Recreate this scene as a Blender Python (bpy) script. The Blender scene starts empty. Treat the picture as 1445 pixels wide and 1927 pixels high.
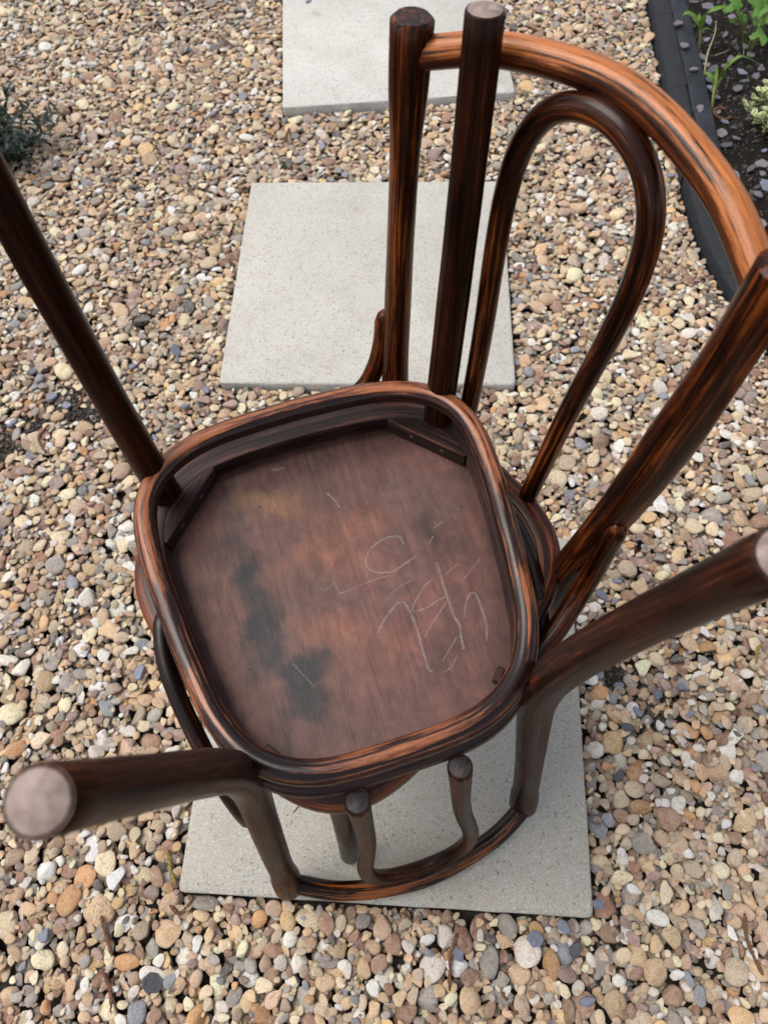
import bpy, bmesh, math, random
import numpy as np
from mathutils import Vector, Matrix, Euler

# ------------------------------------------------------------------ camera, sky, sun, exposure
sc = bpy.context.scene
COL = sc.collection
R = math.radians

def cam_matrix(pitch, yaw, roll, loc):
    m = Matrix.Rotation(R(yaw), 4, 'Z') @ Matrix.Rotation(R(pitch), 4, 'X') @ Matrix.Rotation(R(roll), 4, 'Z')
    m.translation = loc
    return m
cd = bpy.data.cameras.new('camera'); cam = bpy.data.objects.new('camera', cd); COL.objects.link(cam)
cd.sensor_fit = 'HORIZONTAL'; cd.sensor_width = 36.0; cd.lens = 1416.6 / 1445 * 36.0
cam.matrix_world = cam_matrix(27.78, 6.3615, -3.5305, (0.0365, -0.298, 1.2084))
cd.clip_start = 0.01; cd.clip_end = 300
cd.dof.use_dof = True; cd.dof.focus_distance = 0.86; cd.dof.aperture_fstop = 11.0
sc.camera = cam

SUN_EL, SUN_AZ = 60.0, 282.0          # azimuth clockwise from +Y
w = bpy.data.worlds.new('World'); sc.world = w; w.use_nodes = True
nt = w.node_tree; nt.nodes.clear()
sky = nt.nodes.new('ShaderNodeTexSky'); sky.sky_type = 'NISHITA'; sky.sun_disc = False
sky.sun_elevation = R(SUN_EL); sky.sun_rotation = R(SUN_AZ); sky.dust_density = 2.0; sky.air_density = 1.0
hs = nt.nodes.new('ShaderNodeHueSaturation'); hs.inputs['Saturation'].default_value = 0.34
bg = nt.nodes.new('ShaderNodeBackground'); bg.inputs['Strength'].default_value = 0.105
out = nt.nodes.new('ShaderNodeOutputWorld')
nt.links.new(sky.outputs[0], hs.inputs['Color']); nt.links.new(hs.outputs[0], bg.inputs['Color']); nt.links.new(bg.outputs[0], out.inputs[0])
sl = bpy.data.lights.new('sun', 'SUN'); sl.energy = 1.5; sl.angle = R(42); sl.color = (1.0, 0.95, 0.87)
so = bpy.data.objects.new('sun', sl); COL.objects.link(so)
d = Vector((math.sin(R(SUN_AZ)) * math.cos(R(SUN_EL)), math.cos(R(SUN_AZ)) * math.cos(R(SUN_EL)), math.sin(R(SUN_EL))))
so.rotation_euler = d.to_track_quat('Z', 'Y').to_euler(); so.location = d * 5
vs = sc.view_settings; vs.view_transform = 'Standard'; vs.look = 'None'; vs.gamma = 1.0; vs.exposure = 1.18; vs.use_curve_mapping = False

rng = np.random.default_rng(7); random.seed(7)

# ------------------------------------------------------------------ helpers
def tag(o, label=None, cat=None, group=None, kind=None):
    if label: o['label'] = label
    if cat: o['category'] = cat
    if group: o['group'] = group
    if kind: o['kind'] = kind
    return o
def empty(name, loc=(0, 0, 0)):
    o = bpy.data.objects.new(name, None); COL.objects.link(o); o.location = loc; o.empty_display_size = .05; return o
def mesh_obj(name, V, F, mat, parent=None, smooth=True, sharp=None, wc=None, col=None):
    me = bpy.data.meshes.new(name); me.from_pydata([tuple(map(float, v)) for v in V], [], F)
    me.validate()
    if smooth: me.shade_smooth()
    else: me.shade_flat()
    if smooth and sharp: me.set_sharp_from_angle(angle=R(sharp))
    if wc is not None and len(me.vertices) == len(wc):
        a = me.attributes.new('wc', 'FLOAT_VECTOR', 'POINT'); a.data.foreach_set('vector', np.asarray(wc, np.float32).ravel())
    if col is not None and len(me.vertices) == len(col):
        a = me.attributes.new('col', 'FLOAT_COLOR', 'POINT')
        a.data.foreach_set('color', np.c_[col, np.ones(len(col))].astype(np.float32).ravel())
    me.materials.append(mat)
    o = bpy.data.objects.new(name, me); COL.objects.link(o)
    if parent: o.parent = parent
    return o
def P(*a): return np.array(a, float)
def catmull(pts, n=12, closed=False):
    pts = [np.asarray(p, float) for p in pts]
    if closed: ext = [pts[-1]] + pts + [pts[0], pts[1]]
    else: ext = [2 * pts[0] - pts[1]] + pts + [2 * pts[-1] - pts[-2]]
    o = []
    for i in range(1, len(ext) - 2):
        p0, p1, p2, p3 = ext[i - 1:i + 3]; t = np.linspace(0, 1, n, endpoint=False)[:, None]
        o.append(.5 * (2 * p1 + (p2 - p0) * t + (2 * p0 - 5 * p1 + 4 * p2 - p3) * t * t + (3 * p1 - p0 - 3 * p2 + p3) * t ** 3))
    if not closed: o.append(ext[-2][None])
    return np.vstack(o)
def bez(p, n=20):
    t = np.linspace(0, 1, n)[:, None]
    return (1 - t) ** 2 * p[0] + 2 * t * (1 - t) * p[1] + t ** 2 * p[2]
def unit(v): return v / (np.linalg.norm(v) + 1e-12)

def sweep(pts, rad, seg=18, closed=False, long_axis=None, caps=(1, 1), offset=0.0, wob=0.0):
    """tube along pts; rad = list of (a,b) or scalars; long_axis = reference vector for the first half axis"""
    pts = np.asarray(pts); n = len(pts)
    rad = np.array([(r, r) if np.isscalar(r) else r for r in rad], float)
    tang = np.array([unit(pts[(i + 1) % n] - pts[i - 1]) if closed else unit(pts[min(i + 1, n - 1)] - pts[max(i - 1, 0)]) for i in range(n)])
    s = np.r_[0, np.cumsum(np.linalg.norm(np.diff(pts, axis=0), axis=1))]
    if closed: s = np.minimum(s, s[-1] + np.linalg.norm(pts[0] - pts[-1]) - s)
    V = []; W = []; F = []
    u = None
    rings = []
    for i in range(n):
        t = tang[i]
        if long_axis is not None: ref = np.asarray(long_axis[i] if np.ndim(long_axis) == 2 else long_axis, float)
        else: ref = u if u is not None else (P(0, 0, 1) if abs(t[2]) < .9 else P(1, 0, 0))
        u = unit(ref - t * (ref @ t)); v = np.cross(t, u)
        rings.append((pts[i], u, v, rad[i], s[i], t))
    def add_ring(c, u, v, r, sv, k=1.0):
        b = len(V)
        for j in range(seg):
            a = 2 * math.pi * j / seg; x, y = math.cos(a) * r[0] * k, math.sin(a) * r[1] * k
            if wob: 
                ww = 1 + wob * math.sin(sv * 47 + 2 * a + offset * 3) * math.sin(sv * 19 + offset)
                x *= ww; y *= ww
            V.append(c + u * x + v * y); W.append((sv + offset, x, y + offset * .37))
        return b
    bases = []
    if not closed and caps[0]:
        c, u0, v0, r, sv, t = rings[0]; bev = min(r) * .12 * caps[0]
        b0 = add_ring(c - t * 0, u0, v0, r - bev, sv); bases.append(b0); start = b0
        rings[0] = (c + t * bev, u0, v0, r, sv, t)
    for c, uu, vv, r, sv, t in rings: bases.append(add_ring(c, uu, vv, r, sv))
    if not closed and caps[1]:
        c, u1, v1, r, sv, t = rings[-1]; bev = min(r) * .12 * caps[1]
        # move last ring back a little, add the small bevel ring at the very end
        base = bases[-1]
        for j in range(seg): V[base + j] = V[base + j] - t * bev
        bases.append(add_ring(c, u1, v1, r - bev, sv))
    m = len(bases)
    for i in range(m if closed else m - 1):
        a, b = bases[i], bases[(i + 1) % m]
        for j in range(seg):
            k = (j + 1) % seg; F.append((a + j, a + k, b + k, b + j))
    if not closed:
        if caps[0]: F.append(tuple(bases[0] + j for j in range(seg))[::-1])
        if caps[1]: F.append(tuple(bases[-1] + j for j in range(seg)))
    return V, F, W

def vnoise(X, Y, scale, seed, oct=4, ax=1.0, ay=1.0):
    r = np.random.default_rng(seed); tot = np.zeros_like(X); amp = 1; norm = 0
    for o in range(oct):
        g = r.random((64, 64)); f = scale * 2 ** o
        x = X * f * ax + 100.3; y = Y * f * ay + 57.7
        xi = np.floor(x).astype(int); yi = np.floor(y).astype(int); fx = x - xi; fy = y - yi
        fx = fx * fx * (3 - 2 * fx); fy = fy * fy * (3 - 2 * fy)
        a = g[xi % 64, yi % 64]; b = g[(xi + 1) % 64, yi % 64]; c = g[xi % 64, (yi + 1) % 64]; e = g[(xi + 1) % 64, (yi + 1) % 64]
        tot += amp * ((a * (1 - fx) + b * fx) * (1 - fy) + (c * (1 - fx) + e * fx) * fy); norm += amp; amp *= .5
    return tot / norm

# ------------------------------------------------------------------ material helpers
class M:
    def __init__(s, name):
        s.m = bpy.data.materials.new(name); s.m.use_nodes = True; s.t = s.m.node_tree; s.t.nodes.clear()
        s.o = s.n('ShaderNodeOutputMaterial'); s.b = s.n('ShaderNodeBsdfPrincipled'); s.l(s.b.outputs[0], s.o.inputs[0])
    def n(s, k, **kw):
        x = s.t.nodes.new(k)
        for a, v in kw.items(): setattr(x, a, v)
        return x
    def l(s, a, b): s.t.links.new(a, b)
    def val(s, i, v):
        if hasattr(v, 'is_linked') or hasattr(v, 'links'): s.l(v, i)
        else: i.default_value = v
    def attr(s, name, kind='GEOMETRY'):
        return s.n('ShaderNodeAttribute', attribute_name=name, attribute_type=kind)
    def mapping(s, vec, scale, loc=(0, 0, 0)):
        x = s.n('ShaderNodeMapping'); s.l(vec, x.inputs[0]); x.inputs['Scale'].default_value = scale; x.inputs['Location'].default_value = loc; return x.outputs[0]
    def noise(s, vec, scale=1.0, detail=4.0, rough=.55, dist=0.0):
        x = s.n('ShaderNodeTexNoise'); s.l(vec, x.inputs['Vector']); x.inputs['Scale'].default_value = scale
        x.inputs['Detail'].default_value = detail; x.inputs['Roughness'].default_value = rough; x.inputs['Distortion'].default_value = dist
        return x.outputs['Fac']
    def voro(s, vec, scale, feature='F1', rnd=1.0):
        x = s.n('ShaderNodeTexVoronoi', feature=feature); s.l(vec, x.inputs['Vector']); x.inputs['Scale'].default_value = scale; x.inputs['Randomness'].default_value = rnd; return x
    def ramp(s, fac, stops, interp='LINEAR'):
        x = s.n('ShaderNodeValToRGB'); s.l(fac, x.inputs[0]); cr = x.color_ramp; cr.interpolation = interp
        while len(cr.elements) < len(stops): cr.elements.new(.5)
        for e, (p, c) in zip(cr.elements, stops):
            e.position = p; e.color = (c, c, c, 1) if np.isscalar(c) else (*c, 1)
        return x.outputs[0]
    def mix(s, fac, a, b, mode='MIX'):
        x = s.n('ShaderNodeMix', data_type='RGBA', blend_type=mode)
        for i, v in ((x.inputs[0], fac), (x.inputs[6], a), (x.inputs[7], b)):
            if isinstance(v, tuple): i.default_value = (*v, 1)
            elif isinstance(v, (int, float)): i.default_value = v
            else: s.l(v, i)
        return x.outputs[2]
    def math(s, op, a, b=0.0, c=None, clamp=False):
        x = s.n('ShaderNodeMath', operation=op, use_clamp=clamp)
        for i, v in enumerate((a, b) if c is None else (a, b, c)):
            if isinstance(v, (int, float)): x.inputs[i].default_value = v
            else: s.l(v, x.inputs[i])
        return x.outputs[0]
    def bump(s, h, strength, dist):
        x = s.n('ShaderNodeBump'); s.l(h, x.inputs['Height']); x.inputs['Strength'].default_value = strength; x.inputs['Distance'].default_value = dist
        s.l(x.outputs[0], s.b.inputs['Normal'])
    def obj(s): return s.n('ShaderNodeTexCoord').outputs['Object']

def wood(name, dark, mid, worn, wear, rough=.34, crown=None, crown_gain=0.0, streak=1.0, spec=.32):
    """stained bentwood: near-black stain, brown grain, finish rubbed through to orange wood along the grain"""
    k = M(name); v = k.attr('wc').outputs['Vector']
    fine = k.noise(k.mapping(v, (22, 900, 900)), 1, 4, .65)
    str_ = k.noise(k.mapping(v, (7.5, 230, 230), (3, 1, 2)), 1, 7, .68, .12)
    big = k.noise(k.mapping(v, (9, 42, 42), (9, 5, 1)), 1, 3, .5)
    pores = k.noise(k.mapping(v, (90, 2200, 2200)), 1, 2, .5)
    g = k.mix(k.ramp(k.math('ADD', k.math('MULTIPLY', str_, .7), k.math('MULTIPLY', big, .3)), [(.42, 0), (.60, 1)]), dark, mid)
    g = k.mix(k.ramp(fine, [(.42, .0), (.6, .6)]), g, dark)
    wsum = k.math('ADD', k.math('MULTIPLY', str_, .78 * streak), k.math('MULTIPLY', big, .39))
    if crown_gain:
        nrm = k.n('ShaderNodeNewGeometry').outputs['Normal']
        vt = k.n('ShaderNodeVectorTransform', vector_type='NORMAL', convert_from='WORLD', convert_to='OBJECT'); k.l(nrm, vt.inputs[0])
        dp = k.n('ShaderNodeVectorMath', operation='DOT_PRODUCT'); k.l(vt.outputs[0], dp.inputs[0]); dp.inputs[1].default_value = crown
        wsum = k.math('ADD', wsum, k.math('MULTIPLY', k.math('SUBTRACT', dp.outputs['Value'], .55), crown_gain))
    chip = k.noise(k.mapping(v, (55, 620, 620), (5, 5, 5)), 1, 4, .7)
    wsum = k.math('ADD', wsum, k.math('MULTIPLY', k.math('SUBTRACT', chip, .5), .20))
    wm = k.ramp(k.math('ADD', wsum, wear), [(.565, 0), (.605, .5), (.67, 1)])
    wm = k.math('MULTIPLY', wm, k.ramp(fine, [(.32, .35), (.5, 1)]))
    wc = k.mix(k.ramp(str_, [(.4, 0), (.65, 1)]), tuple(c * .55 for c in worn), worn)
    wc = k.mix(k.ramp(fine, [(.5, 0), (.68, .6)]), wc, tuple(c * .4 for c in worn))
    col = k.mix(wm, g, wc)
    col = k.mix(k.ramp(pores, [(.58, 0), (.7, .7)]), col, tuple(c * .6 for c in dark))
    k.l(col, k.b.inputs['Base Color'])
    k.l(k.ramp(k.math('ADD', k.math('MULTIPLY', fine, .5), k.math('MULTIPLY', big, .5)), [(.3, rough - .10), (.7, rough + .12)]), k.b.inputs['Roughness'])
    k.b.inputs['Specular IOR Level'].default_value = spec
    k.bump(k.math('ADD', k.math('MULTIPLY', fine, .6), k.math('MULTIPLY', str_, .7)), .22, .0009)
    return k.m
MAT = {}
MAT['ring'] = wood('wood_hoop_worn', (.0075, .0032, .0032), (.044, .0130, .0080), (.33, .112, .048), -.055, .23, (0, 0, -1), .12, spec=.27)
MAT['frame_u'] = wood('wood_frame_brown', (.0095, .0050, .0050), (.050, .022, .0185), (.14, .056, .037), -.08, .36, spec=.18)
MAT['frame_l'] = wood('wood_frame_red', (.009, .0030, .0020), (.09, .019, .0075), (.20, .054, .018), -.02, .32, spec=.2)
MAT['leg'] = wood('wood_leg_dark', (.0042, .0014, .0009), (.042, .0098, .0038), (.12, .030, .010), -.12, .30, spec=.10)
MAT['rear'] = wood('wood_leg_brown', (.0065, .0025, .0018), (.050, .0145, .0068), (.13, .037, .0145), -.10, .34, spec=.11)
MAT['post_l'] = wood('wood_post_amber', (.0045, .0014, .0007), (.082, .0175, .0037), (.21, .052, .0095), -.055, .22, spec=.15)
MAT['crest_l'] = wood('wood_crest_amber', (.0075, .0029, .0018), (.16, .038, .0095), (.47, .155, .045), .065, .26, (0, -.3, 1), .20, spec=.2)
MAT['loop_l'] = wood('wood_loop', (.0035, .0013, .0008), (.064, .0145, .0036), (.26, .067, .015), -.055, .20, spec=.18)
MAT['crest_u'] = wood('wood_crest_dark', (.0036, .0018, .0018), (.030, .0083, .0034), (.24, .070, .018), -.05, .22, (0, -.5, -1), .12, spec=.22)
MAT['bracket'] = wood('wood_bracket', (.0040, .0019, .0019), (.022, .0070, .0044), (.10, .030, .013), -.10, .26, spec=.22)

def feet_mat():
    k = M('wood_end_grain_worn'); v = k.obj()
    n1 = k.noise(k.mapping(v, (110, 110, 110)), 1, 5, .6); n2 = k.noise(k.mapping(v, (420, 420, 420)), 1, 3, .6)
    c = k.mix(k.ramp(n1, [(.3, 0), (.7, 1)]), (.11, .072, .058), (.30, .23, .20))
    c = k.mix(k.ramp(n2, [(.55, 0), (.8, .5)]), c, (.08, .055, .05))
    k.l(c, k.b.inputs['Base Color']); k.b.inputs['Roughness'].default_value = .7; k.bump(n2, .3, .0006); return k.m
MAT['foot'] = feet_mat()
def endcap_mat():
    k = M('wood_end_grain_dark'); v = k.obj(); n1 = k.noise(k.mapping(v, (300, 300, 300)), 1, 4, .6)
    k.l(k.mix(k.ramp(n1, [(.35, 0), (.75, 1)]), (.014, .010, .011), (.06, .035, .03)), k.b.inputs['Base Color'])
    k.b.inputs['Roughness'].default_value = .5; k.bump(n1, .5, .0008); return k.m
MAT['endcap'] = endcap_mat()

def panel_mat():
    k = M('plywood_seat_underside'); c = k.attr('col').outputs['Color']; v = k.obj()
    g1 = k.noise(k.mapping(v, (420, 26, 30)), 1, 6, .66, .4); g2 = k.noise(k.mapping(v, (1500, 60, 60)), 1, 3, .65)
    sp = k.noise(k.mapping(v, (1100, 800, 800)), 1, 2, .5); mott = k.noise(k.mapping(v, (45, 32, 30)), 1, 6, .7, .5)
    cc = k.mix(k.ramp(mott, [(.40, .45), (.55, 0)]), c, k.mix(1.0, c, (.42, .40, .42), 'MULTIPLY'))
    cc = k.mix(k.ramp(mott, [(.55, 0), (.68, .4)]), cc, k.mix(1.0, c, (1.7, 1.55, 1.45), 'MULTIPLY'))
    cc = k.mix(k.ramp(g1, [(.36, .26), (.50, 0)]), cc, (.018, .009, .008))
    cc = k.mix(k.ramp(g2, [(.60, 0), (.74, .28)]), cc, (.22, .12, .085))
    cc = k.mix(k.ramp(sp, [(.66, 0), (.76, .22)]), cc, (.34, .26, .22))
    k.l(cc, k.b.inputs['Base Color']); k.l(k.ramp(g1, [(.3, .55), (.7, .42)]), k.b.inputs['Roughness'])
    k.b.inputs['Specular IOR Level'].default_value = .28
    k.bump(k.math('ADD', k.math('MULTIPLY', g1, .7), k.math('MULTIPLY', g2, .4)), .25, .0008); return k.m
MAT['panel'] = panel_mat()
def simple(name, col, rough=.6, var=0.25, scale=150, spec=.5):
    k = M(name); n = k.noise(k.mapping(k.obj(), (scale,) * 3), 1, 4, .6)
    k.l(k.mix(k.ramp(n, [(.3, 0), (.7, 1)]), tuple(c * (1 - var) for c in col), tuple(min(1, c * (1 + var)) for c in col)), k.b.inputs['Base Color'])
    k.b.inputs['Roughness'].default_value = rough; k.b.inputs['Specular IOR Level'].default_value = spec; return k.m
def chalk_mat():
    k = M('chalk'); v = k.obj(); n = k.noise(k.mapping(v, (1500,) * 3), 1, 3, .6); n2 = k.noise(k.mapping(v, (110,) * 3), 1, 2, .5)
    a = k.math('MULTIPLY', k.ramp(n, [(.40, 0), (.62, .46)]), k.ramp(n2, [(.3, .45), (.6, 1)]))
    k.b.inputs['Base Color'].default_value = (.44, .395, .37, 1); k.b.inputs['Roughness'].default_value = .9
    k.l(a, k.b.inputs['Alpha']); return k.m
MAT['chalk'] = chalk_mat()
MAT['crack'] = simple('split_dark', (.012, .008, .008), .8)  # plain dark colour of the thin splits in the ply
MAT['screw'] = simple('steel_screw_dark', (.035, .028, .025), .5)

# ------------------------------------------------------------------ ground, slabs
def koff(y): d = np.clip(1.30 - np.asarray(y, float), 0, 3); return .6 * d ** 3 + .05 * d ** 2      # the kerb line curves away to the right near the viewer
def ground_mat():
    k = M('far_gravel_ground'); v = k.obj(); vo = k.voro(v, 62)
    n = k.noise(k.mapping(v, (3, 3, 3)), 1, 3)
    c = k.ramp(k.n('ShaderNodeSeparateColor').outputs[0], [(0, 0)]) if False else None
    sep = k.n('ShaderNodeSeparateColor'); k.l(vo.outputs['Color'], sep.inputs[0])
    c = k.ramp(sep.outputs[0], [(0, (.12, .08, .06)), (.25, (.36, .26, .17)), (.5, (.30, .25, .20)), (.7, (.55, .45, .32)), (.85, (.2, .19, .19)), (1, (.62, .58, .5))], 'CONSTANT')
    c = k.mix(k.ramp(vo.outputs['Distance'], [(.35, 0), (.75, .9)]), c, (.03, .025, .022))
    k.l(c, k.b.inputs['Base Color']); k.b.inputs['Roughness'].default_value = .85
    inv = k.math('SUBTRACT', 1.0, vo.outputs['Distance']); k.bump(inv, 1.0, .02); return k.m
tag(mesh_obj('ground', [(-60, -60, -.06), (60, -60, -.06), (60, 60, -.06), (-60, 60, -.06)], [(0, 1, 2, 3)], ground_mat(), smooth=False), kind='structure')

def soil_mat(name='dark_soil'):
    k = M(name); v = k.obj(); n = k.noise(k.mapping(v, (60,) * 3), 1, 6, .7); n2 = k.noise(k.mapping(v, (500,) * 3), 1, 4, .7)
    c = k.mix(k.ramp(n, [(.3, 0), (.7, 1)]), (.0045, .0038, .0036), (.017, .0135, .0115))
    c = k.mix(k.ramp(n2, [(.62, 0), (.74, .7)]), c, (.06, .052, .047))
    k.l(c, k.b.inputs['Base Color']); k.b.inputs['Roughness'].default_value = .85; k.b.inputs['Specular IOR Level'].default_value = .15
    k.bump(k.math('ADD', n, k.math('MULTIPLY', n2, .6)), .9, .008); return k.m
SOIL = soil_mat()
SOIL2 = simple('dark_earth_under_gravel', (.022, .018, .015), .9, .6, 200, .15)
def grid_sheet(name, x0, x1, y0, y1, step, zf, mat, kind='structure'):
    nx, ny = int((x1 - x0) / step) + 1, int((y1 - y0) / step) + 1
    X, Y = np.meshgrid(np.linspace(x0, x1, nx), np.linspace(y0, y1, ny)); Z = zf(X, Y)
    if name.startswith('planting'): X = X + koff(Y)
    V = np.c_[X.ravel(), Y.ravel(), Z.ravel()]
    F = [(j * nx + i, j * nx + i + 1, (j + 1) * nx + i + 1, (j + 1) * nx + i) for j in range(ny - 1) for i in range(nx - 1)]
    return tag(mesh_obj(name, V, F, mat), kind=kind)
grid_sheet('soil_under_gravel', -2.2, 1.6, -1.2, 2.9, .02, lambda X, Y: -.033 + .005 * (vnoise(X, Y, 18, 3) - .5), SOIL2)
bedz = lambda X, Y: .004 + .030 * (vnoise(X, Y, 14, 5, 5) - .5) + .016 * (vnoise(X, Y, 55, 6, 3) - .5)
grid_sheet('planting_bed_soil', .692, 1.9, -1.2, 2.9, .009, bedz, SOIL)

S = .594
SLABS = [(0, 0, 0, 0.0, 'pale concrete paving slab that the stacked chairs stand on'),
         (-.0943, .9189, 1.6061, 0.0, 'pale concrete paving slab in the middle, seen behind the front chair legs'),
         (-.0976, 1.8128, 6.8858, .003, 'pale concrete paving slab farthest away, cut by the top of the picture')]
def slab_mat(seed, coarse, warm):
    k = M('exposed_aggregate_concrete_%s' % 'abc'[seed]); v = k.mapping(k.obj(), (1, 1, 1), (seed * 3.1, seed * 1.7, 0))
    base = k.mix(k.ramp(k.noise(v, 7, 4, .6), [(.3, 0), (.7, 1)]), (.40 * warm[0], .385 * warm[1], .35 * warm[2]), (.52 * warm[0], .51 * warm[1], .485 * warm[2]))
    f = k.noise(v, 480, 3, .6); base = k.mix(k.ramp(f, [(.32, .5), (.5, 0)]), base, (.19, .175, .155))
    base = k.mix(k.ramp(f, [(.56, 0), (.70, .6 - .2 * coarse)]), base, (.62, .605, .58))
    wv = k.n('ShaderNodeTexNoise'); k.l(v, wv.inputs['Vector']); wv.inputs['Scale'].default_value = 260; wv.inputs['Detail'].default_value = 2
    sh_ = k.n('ShaderNodeVectorMath', operation='SCALE'); k.l(wv.outputs['Color'], sh_.inputs[0]); sh_.inputs['Scale'].default_value = .0055
    av = k.n('ShaderNodeVectorMath', operation='ADD'); k.l(v, av.inputs[0]); k.l(sh_.outputs[0], av.inputs[1]); vd = av.outputs[0]
    for sc_, size, col, thr, loc, am in ((170, .22, (.30, .23, .15), .78 - .08 * coarse, 0, .6), (150, .18, (.12, .10, .085), .91, 4, .7), (330, .26, (.09, .085, .08), .84, 8, .75), (420, .28, (.62, .61, .595), .82, 2, .38), (95, .22, (.31, .24, .165), .92 - .06 * coarse, 6, .55)):
        vo = k.voro(k.mapping(vd, (1, 1, 1), (loc, loc, 0)), sc_); sep = k.n('ShaderNodeSeparateColor'); k.l(vo.outputs['Color'], sep.inputs[0])
        m = k.math('MULTIPLY', k.ramp(sep.outputs[0], [(thr - .03, 0), (thr + .03, 1)]), k.ramp(vo.outputs['Distance'], [(size, am), (size + .25, 0)]))
        base = k.mix(m, base, col)
    st = k.noise(v, 9, 6, .72); base = k.mix(k.ramp(st, [(.56, 0), (.74, .42)]), base, (.24, .20, .14)); dm = k.noise(v, 3.5, 5, .65); base = k.mix(k.ramp(dm, [(.5, 0), (.66, .28)]), base, (.20, .19, .175))
    k.l(base, k.b.inputs['Base Color']); k.b.inputs['Roughness'].default_value = .82
    k.bump(k.math('ADD', f, k.math('MULTIPLY', k.noise(v, 160, 3, .6), .8)), .5, .0018); return k.m
def make_slab(i, x, y, rz, z, label):
    n = 60; h = S / 2; r = np.random.default_rng(20 + i)
    per = []
    for e in range(4):
        for j in range(n):
            t = -1 + 2 * j / n; a = [(t, -1), (1, t), (-t, 1), (-1, -t)][e]; per.append(a)
    per = np.array(per) * h; m = len(per)
    ang = np.arange(m) * 2 * math.pi / m
    wobble = lambda s, amp: amp * (vnoise(np.cos(ang) * 3 + s, np.sin(ang) * 3, 4.0, s, 4) - .5)
    nrm = per / np.linalg.norm(per, axis=1)[:, None]
    corner = np.maximum(np.abs(per[:, 0]), np.abs(per[:, 1])) / h
    cr = np.minimum(np.abs(per[:, 0]), np.abs(per[:, 1])) / h
    def rim(inset, zz, amp, s):
        p = per - np.sign(per) * np.where(np.abs(per) > h * .999, 1, 0) * inset - nrm * (cr[:, None] > .985) * (.003 + inset * .4)
        p = p + nrm * wobble(s, amp)[:, None]
        return np.c_[p, np.full(m, zz) + wobble(s + 9, amp * .35)]
    L = [rim(0, -.05, .002, 31 + i), rim(0, -.0045, .0022, 31 + i), rim(.0012, -.0014, .0026, 41 + i), rim(.0045, 0, .002, 41 + i)]
    L[3][:, 2] = 0
    V = np.vstack(L); F = []
    for a in range(3):
        for j in range(m): F.append((a * m + j, a * m + (j + 1) % m, (a + 1) * m + (j + 1) % m, (a + 1) * m + j))
    F.append(tuple(3 * m + j for j in range(m)))
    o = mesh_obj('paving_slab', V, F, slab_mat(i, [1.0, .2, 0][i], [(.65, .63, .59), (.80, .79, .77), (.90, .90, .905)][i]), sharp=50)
    o.location = (x, y, z); o.rotation_euler.z = R(rz); tag(o, label, 'paving slab', 'paving slabs set in the gravel'); return o
for i, a in enumerate(SLABS): make_slab(i, *a)

# ------------------------------------------------------------------ kerb edging
def kerb():
    k = M('black_granite_composite'); v = k.obj(); n = k.noise(k.mapping(v, (700,) * 3), 1, 3, .7); n2 = k.noise(k.mapping(v, (30,) * 3), 1, 4, .6)
    c = k.mix(k.ramp(n2, [(.3, 0), (.7, 1)]), (.008, .0095, .013), (.021, .0245, .032)); c = k.mix(k.ramp(n, [(.56, 0), (.70, .8)]), c, (.11, .12, .145))
    k.l(c, k.b.inputs['Base Color']); k.b.inputs['Roughness'].default_value = .75; k.b.inputs['Specular IOR Level'].default_value = .2; k.bump(n, .7, .0015)
    k2 = M('black_kerb_face'); n = k2.noise(k2.mapping(k2.obj(), (250,) * 3), 1, 4, .6)
    k2.l(k2.mix(k2.ramp(n, [(.35, 0), (.75, 1)]), (.007, .008, .0100), (.020, .0225, .0275)), k2.b.inputs['Base Color']); k2.b.inputs['Roughness'].default_value = .7; k2.b.inputs['Specular IOR Level'].default_value = .2; k2.bump(n, .5, .001)
    root = tag(empty('kerb_edging', (.655, 1.0, -.05)), 'black speckled stone-effect kerb edging between gravel and planting bed', 'kerb')
    ys = np.arange(.3, 2.9, .1045)
    # sloping face, one strip per length of three blocks
    for a in range(0, len(ys) - 1, 3):
        y0, y1 = ys[a] + .001, ys[min(a + 3, len(ys) - 1)] - .001
        dx = .0025 * math.sin(a * 1.3)
        prof = [(.612, -.05), (.610, .006), (.613, .012), (.646, .024), (.652, .024), (.652, -.05)]
        yy = np.linspace(y0, y1, 7); V = [(x + dx - .655 + float(koff(y)), y - 1.0, z + .05) for y in yy for x, z in prof]; m = len(prof); L_ = 6 * m
        F = [(b * m + j, b * m + (j + 1) % m, (b + 1) * m + (j + 1) % m, (b + 1) * m + j) for b in range(6) for j in range(m)] + [tuple(range(m))[::-1], tuple(range(L_, L_ + m))]
        mesh_obj('kerb_face', V, F, k2.m, root, sharp=30)
    for a in range(len(ys) - 1):
        y0, y1 = ys[a] + .0018, ys[a + 1] - .0018
        bm = bmesh.new(); r = random.Random(a)
        zt = .030 + r.uniform(-.002, .002); w1 = .701 + r.uniform(-.002, .002)
        P8 = [(.6545, y0, -.04), (w1 + .004, y0, -.04), (w1, y1, -.04), (.6545, y1, -.04), (.6545, y0, zt - .007), (w1 + .004, y0, zt - .011), (w1 - .006, y1, zt + .006), (.6545, y1, zt + .006)]
        vv = [bm.verts.new((x - .655 + float(koff(y)), y - 1.0, z + .05)) for x, y, z in P8]
        for f in ((0, 3, 2, 1), (4, 5, 6, 7), (0, 1, 5, 4), (1, 2, 6, 5), (2, 3, 7, 6), (3, 0, 4, 7)): bm.faces.new([vv[i] for i in f])
        bmesh.ops.bevel(bm, geom=bm.edges[:] , offset=.005, segments=2, affect='EDGES', profile=.6)
        me = bpy.data.meshes.new('kerb_block'); bm.to_mesh(me); bm.free(); me.shade_smooth(); me.materials.append(k.m)
        o = bpy.data.objects.new('kerb_block', me); COL.objects.link(o); o.parent = root
kerb()

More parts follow.
